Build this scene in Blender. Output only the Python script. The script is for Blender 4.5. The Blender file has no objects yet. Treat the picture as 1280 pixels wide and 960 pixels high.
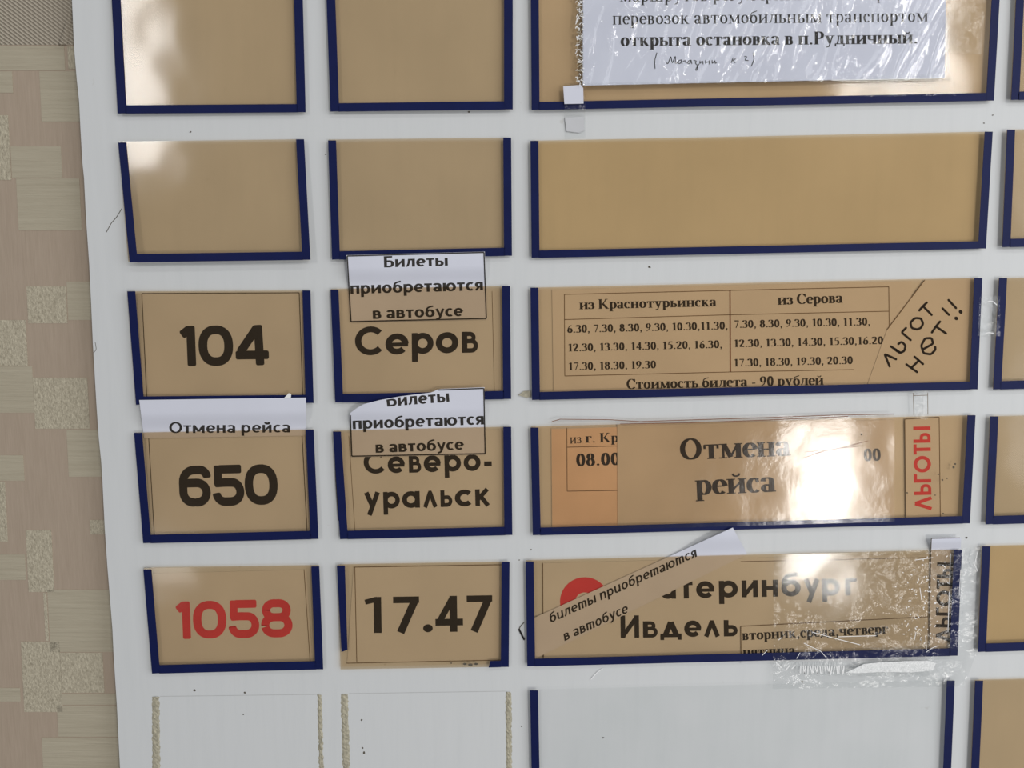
import bpy, math, random
from math import sin, cos, pi, radians, hypot
from mathutils import Vector, Matrix, noise

random.seed(7)
SC = bpy.context.scene
COL = SC.collection

# ------------------------------------------------------------------ camera
F = 967.0                                   # focal length in pixels of a 1280 px wide frame
PITCH = radians(6.7)
ROLL = radians(0.4)
CAM = Vector((0.0, -0.455, 1.50))
cam_d = bpy.data.cameras.new('camera')
cam_d.sensor_width = 36.0
cam_d.lens = F / 1280 * 36.0
cam_d.clip_start = 0.01
cam = bpy.data.objects.new('camera', cam_d)
COL.objects.link(cam)
ROT = Matrix.Rotation(pi / 2 - PITCH, 3, 'X') @ Matrix.Rotation(ROLL, 3, 'Z')
cam.location = CAM
cam.rotation_euler = ROT.to_euler()
SC.camera = cam


def P(px, py, d=0.0):
    """point of the plane d metres in front of the board's face that the photograph shows at (px, py)"""
    r = ROT @ Vector(((px - 640) / F, -(py - 480) / F, -1.0))
    t = (-d - CAM.y) / r.y
    return CAM + r * t


# ------------------------------------------------------------------ world, lights, exposure
SC.view_settings.view_transform = 'Standard'
SC.view_settings.look = 'None'
SC.view_settings.gamma = 1.0
SC.view_settings.exposure = -0.23
SC.cycles.transparent_max_bounces = 24
w = bpy.data.worlds.new('hall')
SC.world = w
w.use_nodes = True
w.node_tree.nodes['Background'].inputs[0].default_value = (0.93, 0.96, 1.0, 1)
w.node_tree.nodes['Background'].inputs[1].default_value = 0.225


def window_light(name, x0, y0, x1, y1, dist, power, col=(1, 1, 1)):
    """daylight opening across the hall; the numbers say where a flat mirror on the board would show it"""
    a, b = P(x0, y0, -dist), P(x1, y1, -dist)
    ld = bpy.data.lights.new(name, 'AREA')
    ld.shape = 'RECTANGLE'
    ld.size, ld.size_y = abs(b.x - a.x), abs(b.z - a.z)
    ld.energy = power * ld.size * ld.size_y
    ld.color = col
    o = bpy.data.objects.new(name, ld)
    COL.objects.link(o)
    o.location = ((a.x + b.x) / 2, -dist, (a.z + b.z) / 2)
    o.rotation_euler = (pi / 2, 0, 0)        # faces the board (+Y)
    return o


window_light('window_daylight_low', 1003, 540, 1056, 728, 2.5, 150, (1, .97, .93))
window_light('window_daylight_high', 1062, -60, 1188, 122, 2.5, 85, (1, .97, .93))
window_light('window_daylight_side', 112, -30, 199, 146, 2.5, 85, (1, .98, .96))
window_light('window_daylight_side_low', 120, 668, 240, 735, 2.5, 20, (1, .98, .94))
sl_ = bpy.data.lights.new('right_fill', 'AREA')                       # added fill lamp that brightens the board's right side
sl_.shape = 'RECTANGLE'
sl_.size, sl_.size_y = 1.3, 1.5
sl_.energy = 20
sl_.color = (.96, .98, 1)
o = bpy.data.objects.new('right_fill', sl_)
COL.objects.link(o)
o.location = (1.9, -1.3, 1.7)
o.rotation_euler = (pi / 2, 0, radians(52))
for lx, ly in ((.6, -1.3), (1.9, -1.3), (.6, -2.9), (1.9, -2.9)):     # added overhead fill lamps, for sparkle on crumpled film
    ld = bpy.data.lights.new('overhead_fill', 'AREA')
    ld.shape = 'RECTANGLE'
    ld.size, ld.size_y = 1.2, .10
    ld.energy = 5
    o = bpy.data.objects.new('overhead_fill', ld)
    COL.objects.link(o)
    o.location = (lx, ly, 2.9)


# ------------------------------------------------------------------ materials
def lin(c):
    return tuple(((v / 255) / 12.92 if v / 255 <= .04045 else ((v / 255 + .055) / 1.055) ** 2.4) for v in c)


class NT:
    def __init__(s, name):
        s.m = bpy.data.materials.new(name)
        s.m.use_nodes = True
        s.t = s.m.node_tree
        s.b = s.t.nodes['Principled BSDF']
        s.out = s.t.nodes['Material Output']

    def n(s, kind, **kw):
        nd = s.t.nodes.new(kind)
        for k, v in kw.items():
            if k in nd.inputs:
                nd.inputs[k].default_value = v
            else:
                setattr(nd, k, v)
        return nd

    def l(s, a, b):
        s.t.links.new(a, b)

    def coords(s, scale=(1, 1, 1), rot=(0, 0, 0)):
        g = s.n('ShaderNodeNewGeometry')
        m = s.n('ShaderNodeMapping')
        m.inputs['Scale'].default_value = scale
        m.inputs['Rotation'].default_value = rot
        s.l(g.outputs['Position'], m.inputs['Vector'])
        return m.outputs['Vector']

    def noise(s, scale, vec, detail=4, rough=.55):
        q = s.n('ShaderNodeTexNoise')
        q.inputs['Scale'].default_value = scale
        q.inputs['Detail'].default_value = detail
        q.inputs['Roughness'].default_value = rough
        s.l(vec, q.inputs['Vector'])
        return q.outputs['Fac']

    def ramp(s, fac, stops):
        r = s.n('ShaderNodeValToRGB')
        e = r.color_ramp.elements
        while len(e) < len(stops):
            e.new(.5)
        for i, (p, c) in enumerate(stops):
            e[i].position = p
            e[i].color = (*c, 1) if len(c) == 3 else c
        s.l(fac, r.inputs['Fac'])
        return r.outputs['Color']

    def bump(s, fac, strength, dist, target=None):
        b = s.n('ShaderNodeBump')
        b.inputs['Strength'].default_value = strength
        b.inputs['Distance'].default_value = dist
        s.l(fac, b.inputs['Height'])
        s.l(b.outputs['Normal'], (target or s.b).inputs['Normal'])
        return b


def plain(name, c, rough=.6, spec=.3, var=.06, scale=60):
    q = NT(name)
    c = lin(c)
    v = q.noise(scale, q.coords())
    q.l(q.ramp(v, [(.3, tuple(x * (1 - var) for x in c)), (.7, tuple(min(1, x * (1 + var)) for x in c))]), q.b.inputs['Base Color'])
    q.b.inputs['Roughness'].default_value = rough
    q.b.inputs['Specular IOR Level'].default_value = spec
    return q.m


def make_board_paint():
    q = NT('white_board_paint')
    v = q.coords((22, 22, 1.6))
    streak = q.noise(9, v, 5, .6)
    base = q.ramp(streak, [(.2, (.675, .692, .70)), (.5, (.70, .715, .722)), (.8, (.712, .727, .735))])
    spots = q.noise(95, q.coords(), 3, .6)
    dirt = q.ramp(spots, [(.70, (1, 1, 1)), (.76, (.86, .84, .81))])
    mx = q.n('ShaderNodeMixRGB', blend_type='MULTIPLY')
    mx.inputs[0].default_value = 1
    q.l(base, mx.inputs[1])
    q.l(dirt, mx.inputs[2])
    q.l(mx.outputs[0], q.b.inputs['Base Color'])
    q.b.inputs['Roughness'].default_value = .5
    q.b.inputs['Specular IOR Level'].default_value = .35
    q.bump(q.noise(3, q.coords((60, 60, 8)), 4), .15, .0006)
    return q.m


def sheet_mat(name, ratio, rough=.09, warp=.10, wscale=14, fine=0.0, spec_ior=1.47):
    """clear or yellowed plastic: lets light through with a tint and mirrors the hall softly.
    ratio = what is left of white light after going in and out of the whole sheet (four faces)"""
    q = NT(name)
    q.t.nodes.remove(q.b)
    tr = q.n('ShaderNodeBsdfTransparent')
    c = tuple(x ** .25 for x in ratio)
    v = q.noise(16, q.coords(), 3)
    q.l(q.ramp(v, [(.3, tuple(x * .985 for x in c)), (.7, tuple(min(1, x * 1.012) for x in c))]), tr.inputs['Color'])
    gl = q.n('ShaderNodeBsdfGlossy')
    gl.inputs['Roughness'].default_value = rough
    fr = q.n('ShaderNodeFresnel')
    fr.inputs['IOR'].default_value = spec_ior
    geo = q.n('ShaderNodeNewGeometry')
    inv = q.n('ShaderNodeMath', operation='SUBTRACT')      # only the outward side of a face mirrors
    inv.inputs[0].default_value = 1
    q.l(geo.outputs['Backfacing'], inv.inputs[1])
    mul = q.n('ShaderNodeMath', operation='MULTIPLY')
    q.l(fr.outputs[0], mul.inputs[0])
    q.l(inv.outputs[0], mul.inputs[1])
    mix = q.n('ShaderNodeMixShader')
    q.l(mul.outputs[0], mix.inputs[0])
    q.l(tr.outputs[0], mix.inputs[1])
    q.l(gl.outputs[0], mix.inputs[2])
    q.l(mix.outputs[0], q.out.inputs['Surface'])
    h = q.noise(wscale, q.coords(), 2, .4)
    b = q.bump(h, warp, .01, gl)
    if fine:
        b2 = q.n('ShaderNodeBump')
        b2.inputs['Strength'].default_value = fine
        b2.inputs['Distance'].default_value = .0012
        q.l(q.noise(380, q.coords(), 3), b2.inputs['Height'])
        q.l(b2.outputs['Normal'], b.inputs['Normal'])
    return q.m


def wallpaper_mat(name, c0, c1, kind):
    q = NT(name)
    if kind == 'plain':
        v = q.noise(60, q.coords((9, 1, 1.0)), 4)
        h, s, d = q.noise(90, q.coords((8, 1, .6)), 3), .35, .0004
    elif kind == 'ribbed':
        v = q.noise(40, q.coords((.5, 1, 14)), 4, .65)
        h, s, d = v, .8, .0009
    elif kind == 'flecked':
        v = q.noise(760, q.coords((1, 1, .6)), 3, .7)
        h, s, d = v, .8, .0010
    else:                                      # diagonal cords
        wv = q.n('ShaderNodeTexWave', wave_type='BANDS', bands_direction='X')
        wv.inputs['Scale'].default_value = 178
        wv.inputs['Distortion'].default_value = .8
        wv.inputs['Detail'].default_value = 2
        q.l(q.coords((1, 1, 1), (0, radians(52), 0)), wv.inputs['Vector'])
        v = wv.outputs['Fac']
        h, s, d = v, .8, .0007
    q.l(q.ramp(v, [(.25, lin(c0)), (.75, lin(c1))]), q.b.inputs['Base Color'])
    q.b.inputs['Roughness'].default_value = .62
    q.b.inputs['Specular IOR Level'].default_value = .3
    q.bump(h, s, d)
    return q.m


M = dict(
    board=make_board_paint(),
    film_brown=sheet_mat('aged_adhesive_film', (.95, .91, .87), .13, .14, 24, .04),
    navy=plain('navy_tape_vinyl', (17, 27, 76), .5, .15, .08, 90),
    ink=plain('black_ink', (56, 53, 50), .6, .2),
    brownink=plain('thin_rule_ink', (120, 104, 84), .6, .2),
    redink=plain('red_ink', (226, 84, 96), .6, .2),
    pen=plain('marker_pen_ink', (34, 30, 30), .6, .2),
    paper=plain('white_paper', (222, 224, 236), .7, .2, .015, 40),
    card=plain('card_paper', (221, 221, 222), .7, .2, .015, 30),
    oldcard=plain('aged_orange_card_paper', (238, 219, 206), .7, .2, .04, 40),
    glue=plain('dried_glue', (178, 172, 152), .6, .3, .25, 500),
    dirt=plain('dark_dirt', (96, 90, 80), .8, .1, .3, 400),
    scratch=plain('rust_brown_scratch', (128, 84, 58), .6, .3),
    milky_glint=plain('milky_film_glint', (236, 238, 238), .3, .5, .18, 900),  # milky film with the flap's glint painted into its white
    edge=plain('white_scrap_and_glint', (250, 250, 250), .25, .6, .02),  # white scraps, and glints painted along film creases
    tan=sheet_mat('yellowed_acrylic', (.66, .475, .275)),
    tan2=sheet_mat('more_yellowed_acrylic', (.735, .50, .275)),
    tan3=sheet_mat('amber_yellowed_acrylic', (.71, .48, .235)),
    clear=sheet_mat('clear_acrylic', (.97, .99, .985), .10),
    film=sheet_mat('clear_adhesive_film', (.93, .94, .94), .16, .5, 60, .35),
    sleeve=sheet_mat('clear_plastic_sleeve', (.93, .945, .965), .10, .12, 40, .05),
    crinkle=sheet_mat('crinkled_film', (.92, .93, .93), .14, 1.0, 120, 1.0),
    w_plain=wallpaper_mat('wallpaper_plain', (172, 155, 137), (180, 163, 145), 'plain'),
    w_ribbed=wallpaper_mat('wallpaper_ribbed', (176, 166, 145), (190, 181, 160), 'ribbed'),
    w_fleck=wallpaper_mat('wallpaper_flecked', (158, 148, 128), (212, 203, 180), 'flecked'),
    w_cord=wallpaper_mat('wallpaper_corded', (158, 147, 131), (192, 182, 165), 'cord'),
)

# ------------------------------------------------------------------ object helpers
WLOC = {}


def tag(o, label=None, cat=None, group=None, kind=None):
    for k, v in (('label', label), ('category', cat), ('group', group), ('kind', kind)):
        if v:
            o[k] = v
    return o


def empty(name, loc, label=None, cat=None, group=None):
    o = bpy.data.objects.new(name, None)
    o.empty_display_size = .01
    o.location = loc
    COL.objects.link(o)
    WLOC[o.name] = Vector(loc)
    return tag(o, label, cat, group)


def mesh(name, verts, faces, mat, parent=None, smooth=False):
    verts = [Vector(v) for v in verts]
    c = sum(verts, Vector()) / len(verts)
    me = bpy.data.meshes.new(name)
    me.from_pydata([tuple(v - c) for v in verts], [], faces)
    me.materials.append(mat)
    if smooth:
        me.polygons.foreach_set('use_smooth', [True] * len(me.polygons))
    me.update()
    o = bpy.data.objects.new(name, me)
    COL.objects.link(o)
    WLOC[o.name] = c
    if parent is not None:
        o.parent = parent
        o.location = c - WLOC[parent.name]
    else:
        o.location = c
    return o


def slab_data(pts, d0, d1):
    """solid with the outline pts (pixels, clockwise on screen), its face at depth d1 and its back at d0"""
    f = [P(x, y, d1) for x, y in pts]
    n = len(f)
    v = f + [Vector((p.x, -d0, p.z)) for p in f]
    fc = [tuple(range(n - 1, -1, -1)), tuple(range(n, 2 * n))]
    for i in range(n):
        j = (i + 1) % n
        fc.append((i, j, n + j, n + i))
    return v, fc


def slab(name, pts, d0, d1, mat, parent=None):
    v, fc = slab_data(pts, d0, d1)
    return mesh(name, v, fc, mat, parent)


def bil(q, s, t):
    (ax, ay), (bx, by), (cx, cy), (dx, dy) = q      # TL TR BR BL
    x = (ax * (1 - s) + bx * s) * (1 - t) + (dx * (1 - s) + cx * s) * t
    y = (ay * (1 - s) + by * s) * (1 - t) + (dy * (1 - s) + cy * s) * t
    return x, y


def sheet(name, q, nx, ny, depth, mat, parent=None, thick=.0001, warp=None, top=None, smooth=True):
    """thin solid sheet over the quad q; depth = number or f(px,py); warp = f(s,t) metres; top = f(px) trims the upper edge"""
    fr, bk = [], []
    for j in range(ny + 1):
        for i in range(nx + 1):
            s, t = i / nx, j / ny
            x, y = bil(q, s, t)
            if top:
                xt, yt = bil(q, s, 0)
                y0 = max(yt, top(x))
                xb, yb = bil(q, s, 1)
                y = y0 + (yb - y0) * t
            d = depth(x, y) if callable(depth) else depth
            p = P(x, y, d)
            if warp:
                p.y -= warp(s, t)
            fr.append(p)
            if nx * ny > 4000:
                bk.append(Vector((p.x, p.y + thick, p.z)))
            else:
                bk.append(Vector((p.x, (p.y + thick) if callable(depth) or not warp else -(d - thick), p.z)))
    W = nx + 1
    N = len(fr)
    fc = []
    for j in range(ny):
        for i in range(nx):
            a = j * W + i
            fc.append((a, a + W, a + W + 1, a + 1))
            fc.append((N + a, N + a + 1, N + a + W + 1, N + a + W))
    ring = [i for i in range(W)] + [j * W + nx for j in range(1, ny + 1)] + [ny * W + i for i in range(nx - 1, -1, -1)] + [j * W for j in range(ny - 1, 0, -1)]
    allv = fr + bk
    m = len(ring)
    side = [allv[a] for a in ring] + [allv[N + a] for a in ring]      # own vertices: the rim stays sharp
    for k in range(m):
        a, b = 2 * N + k, 2 * N + (k + 1) % m
        fc.append((a, b, b + m, a + m))
    return mesh(name, allv + side, fc, mat, parent, smooth)


def add_line(v, f, a, b, wpx, depth):
    dx, dy = b[0] - a[0], b[1] - a[1]
    L = hypot(dx, dy) or 1
    nx, ny = -dy / L * wpx / 2, dx / L * wpx / 2
    n = max(1, int(L / 3))
    base = len(v)
    for i in range(n + 1):
        x, y = a[0] + dx * i / n, a[1] + dy * i / n
        for s in (1, -1):
            X, Y = x + nx * s, y + ny * s
            v.append(P(X, Y, depth(X, Y) if callable(depth) else depth))
    for i in range(n):
        k = base + 2 * i
        f.append((k, k + 1, k + 3, k + 2))


def rules(name, segs, wpx, depth, mat, parent):
    v, f = [], []
    for s in segs:
        for a, b in zip(s, s[1:]):
            add_line(v, f, a, b, wpx, depth)
    return mesh(name, v, f, mat, parent)


# ------------------------------------------------------------------ lettering
# glyphs are strokes: ('S', points with optional corner radius, width) or ('A', cx, cy, rx, ry, a0, a1, width, power)
def S(*pts, w=None, c=False):
    return ('S', pts, w, c)


def A(cx, cy, rx, ry, a0=0, a1=360, w=None, n=2.0):
    return ('A', cx, cy, rx, ry, a0, a1, w, n)


def path_of(st):
    if st[0] == 'A':
        _, cx, cy, rx, ry, a0, a1, w, n = st
        k = max(8, int(abs(a1 - a0) / 12))
        pts = []
        for i in range(k + 1):
            a = radians(a0 + (a1 - a0) * i / k)
            ca, sa = cos(a), sin(a)
            pts.append((cx + rx * math.copysign(abs(ca) ** (2 / n), ca), cy + ry * math.copysign(abs(sa) ** (2 / n), sa)))
        closed = abs(abs(a1 - a0) - 360) < 1e-6
        if closed:
            pts.pop()
        return pts, w, closed
    _, pts, w, closed = st
    out = []
    n = len(pts)
    for i, p in enumerate(pts):
        r = p[2] if len(p) > 2 else 0
        if r and (closed or 0 < i < n - 1):
            a, b = pts[i - 1], pts[(i + 1) % n]
            v1 = Vector((a[0] - p[0], a[1] - p[1]))
            v2 = Vector((b[0] - p[0], b[1] - p[1]))
            r1, r2 = min(r, v1.length * .5 if i - 1 > 0 or closed else v1.length), min(r, v2.length * .5 if i + 1 < n - 1 or closed else v2.length)
            v1.normalize()
            v2.normalize()
            s, e, m = Vector(p[:2]) + v1 * r1, Vector(p[:2]) + v2 * r2, Vector(p[:2])
            for k in range(8):                 # conic close to a circle arc
                t = k / 7
                b0, b1, b2 = (1 - t) ** 2, 2 * t * (1 - t) * .75, t * t
                q = (s * b0 + m * b1 + e * b2) / (b0 + b1 + b2)
                out.append((q.x, q.y))
        else:
            out.append((p[0], p[1]))
    return out, w, closed


def ribbon(V, FC, pts, wf, closed, cap):
    q = [pts[0]]
    for p in pts[1:]:
        if hypot(p[0] - q[-1][0], p[1] - q[-1][1]) > 1e-4:
            q.append(p)
    pts = q
    n = len(pts)
    base = len(V)
    tang = []
    for i in range(n):
        if closed:
            a, b = pts[i - 1], pts[(i + 1) % n]
        else:
            a, b = pts[max(0, i - 1)], pts[min(n - 1, i + 1)]
        p = pts[i]
        d1 = Vector((p[0] - a[0], p[1] - a[1]))
        d2 = Vector((b[0] - p[0], b[1] - p[1]))
        if d1.length < 1e-9:
            d1 = d2
        if d2.length < 1e-9:
            d2 = d1
        d1.normalize()
        d2.normalize()
        t = d1 + d2
        if t.length < .2:
            t = d2.copy()
        t.normalize()
        m = 1 / max(.45, t.dot(d2))
        tang.append((t, m))
    L = [(pts[i], tang[i][0], tang[i][1]) for i in range(n)]
    if cap == 'q' and not closed:               # softly squared ends
        for end in (0, 1):
            (p, t, m) = L[0] if end == 0 else L[-1]
            hw = wf(t) / 2
            sg = 1 if end == 0 else -1
            p2 = (p[0] + t.x * sg * hw * .35, p[1] + t.y * sg * hw * .35)
            if end == 0:
                L = [(p, t, .62), ((p[0] + t.x * hw * .12, p[1] + t.y * hw * .12), t, .86), (p2, t, 1.0)] + L[1:]
            else:
                L = L[:-1] + [(p2, t, 1.0), ((p[0] - t.x * hw * .12, p[1] - t.y * hw * .12), t, .86), (p, t, .62)]
    if cap == 'r' and not closed:
        def arc(p, t, sg):
            hw = wf(t) / 2
            r = []
            for a in (90, 65, 40, 15):
                r.append(((p[0] + sg * t.x * hw * sin(radians(a)), p[1] + sg * t.y * hw * sin(radians(a))), t, max(.02, cos(radians(a)))))
            return r
        L = arc(L[0][0], L[0][1], -1) + L + arc(L[-1][0], L[-1][1], 1)[::-1]
    for (p, t, m) in L:
        hw = wf(t) / 2 * m
        V.append((p[0] - t.y * hw, p[1] + t.x * hw))
        V.append((p[0] + t.y * hw, p[1] - t.x * hw))
    k = len(L)
    for i in range(k if closed else k - 1):
        a = base + 2 * i
        b = base + 2 * ((i + 1) % k)
        FC.append((a, a + 1, b + 1, b))


GEO = {
    'С': (.90, [A(.5, .5, .4, .4, 42, 318)]), 'О': (1.0, [A(.5, .5, .4, .4)]),
    'е': (.73, [A(.37, .365, .27, .265, 0, 318), S((.08, .345), (.725, .345), w=.14)]),
    'р': (.74, [A(.37, .365, .27, .265), S((.1, .73), (.1, -.27))]),
    'о': (.74, [A(.37, .365, .27, .265)]),
    'в': (.61, [S((.1, 0), (.1, .73)), S((.05, .65), (.44, .65, .14), (.44, .40, .14), (.05, .40), w=.15), S((.05, .40), (.52, .40, .16), (.52, .075, .16), (.05, .075), w=.155)]),
    'а': (.74, [A(.37, .365, .27, .265), S((.64, 0), (.64, .73))]),
    'у': (.70, [S((.1, .73), (.37, .08)), S((.60, .73), (.21, -.27))]),
    'л': (.74, [S((.1, 0), (.37, .66)), S((.64, 0), (.37, .66)), S((.29, .68), (.45, .68), w=.1)]),
    'ь': (.60, [S((.1, 0), (.1, .73)), S((.1, .42), (.5, .42, .17), (.5, .085, .17), (.1, .085), w=.17)]),
    'с': (.64, [A(.37, .365, .27, .265, 45, 315)]),
    'к': (.64, [S((.1, 0), (.1, .73)), S((.13, .30), (.54, .73), w=.19), S((.24, .42), (.56, 0), w=.19)]),
    '-': (.33, [S((0, .3), (.33, .3))]),
    'т': (.52, [S((0, .65), (.52, .65), w=.16), S((.26, 0), (.26, .73))]),
    'и': (.68, [S((.1, 0), (.1, .73)), S((.58, 0), (.58, .73)), S((.1, .08), (.58, .65), w=.17)]),
    'н': (.66, [S((.1, 0), (.1, .73)), S((.56, 0), (.56, .73)), S((.1, .38), (.56, .38), w=.16)]),
    'б': (.74, [A(.37, .365, .27, .265), S((.1, .38), (.1, .78, .22), (.34, .92, .1), (.64, .96), w=.17)]),
    'г': (.46, [S((.1, 0), (.1, .73)), S((.1, .65), (.46, .65), w=.16)]),
    'И': (.80, [S((.1, 0), (.1, 1)), S((.7, 0), (.7, 1)), S((.1, .08), (.7, .92), w=.19)]),
    'д': (.78, [S((.19, .1), (.39, .68)), S((.59, .1), (.39, .68)), S((0, .08), (.78, .08), w=.16), S((.07, .1), (.07, -.12), w=.14), S((.71, .1), (.71, -.12), w=.14)]),
    'Л': (.86, [S((.1, 0), (.43, .95)), S((.76, 0), (.43, .95))]),
    'Ь': (.66, [S((.1, 0), (.1, 1)), S((.1, .54), (.56, .54, .2), (.56, .09, .2), (.1, .09), w=.18)]),
    'Г': (.52, [S((.1, 0), (.1, 1)), S((.1, .91), (.52, .91), w=.18)]),
    'Т': (.62, [S((0, .91), (.62, .91), w=.18), S((.31, 0), (.31, 1))]),
    'Ы': (.98, [S((.1, 0), (.1, 1)), S((.1, .54), (.5, .54, .2), (.5, .09, .2), (.1, .09), w=.18), S((.88, 0), (.88, 1))]),
    '1': (.43, [S((.33, 0), (.33, 1)), S((0, .86), (.33, .94), w=.14)]),
    '7': (.70, [S((0, .91), (.70, .91), w=.18), S((.60, .92), (.19, .0))]),
    '4': (.76, [S((.50, 0), (.50, 1)), S((0, .27), (.76, .27), w=.19), S((.48, .94), (.10, .27), w=.17)]),
    '.': (.22, [A(.11, .11, .055, .055, w=.11)]),
}
RND = {
    '1': (.42, [S((.08, .77), (.30, .93)), S((.31, 1.0), (.32, 0))]),
    '0': (.84, [A(.42, .5, .315, .395, n=2.35)]),
    '4': (.86, [S((.59, .95), (.13, .32)), S((.02, .26), (.86, .26)), S((.60, 1), (.635, 0))]),
    '6': (.82, [S((.74, .70), (.74, .90, .2), (.105, .90, .3), (.105, .10, .26), (.42, .10)), S((.40, .10), (.715, .10, .25), (.715, .58, .25), (.14, .58))]),
    '5': (.82, [S((.76, .90), (.14, .90)), S((.13, 1.0), (.12, .50)), S((.03, .565), (.30, .575), (.715, .565, .24), (.715, .10, .26), (.10, .10, .2), (.07, .32))]),
    '8': (.82, [S((.14, .90, .2), (.68, .90, .2), (.68, .53, .2), (.14, .53, .2), c=True), S((.105, .53, .22), (.715, .53, .22), (.715, .10, .24), (.105, .10, .24), c=True)]),
}


def V_(x, y0, y1, sb=1, st=1):
    r = [('V', x, y0, y1)]
    if sb:
        r.append(('F', x, y0 + .02))
    if st:
        r.append(('F', x, y1 - .02))
    return r


def H_(x0, x1, y, w='t'):
    return [S((x0, y), (x1, y), w=w)]


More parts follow.
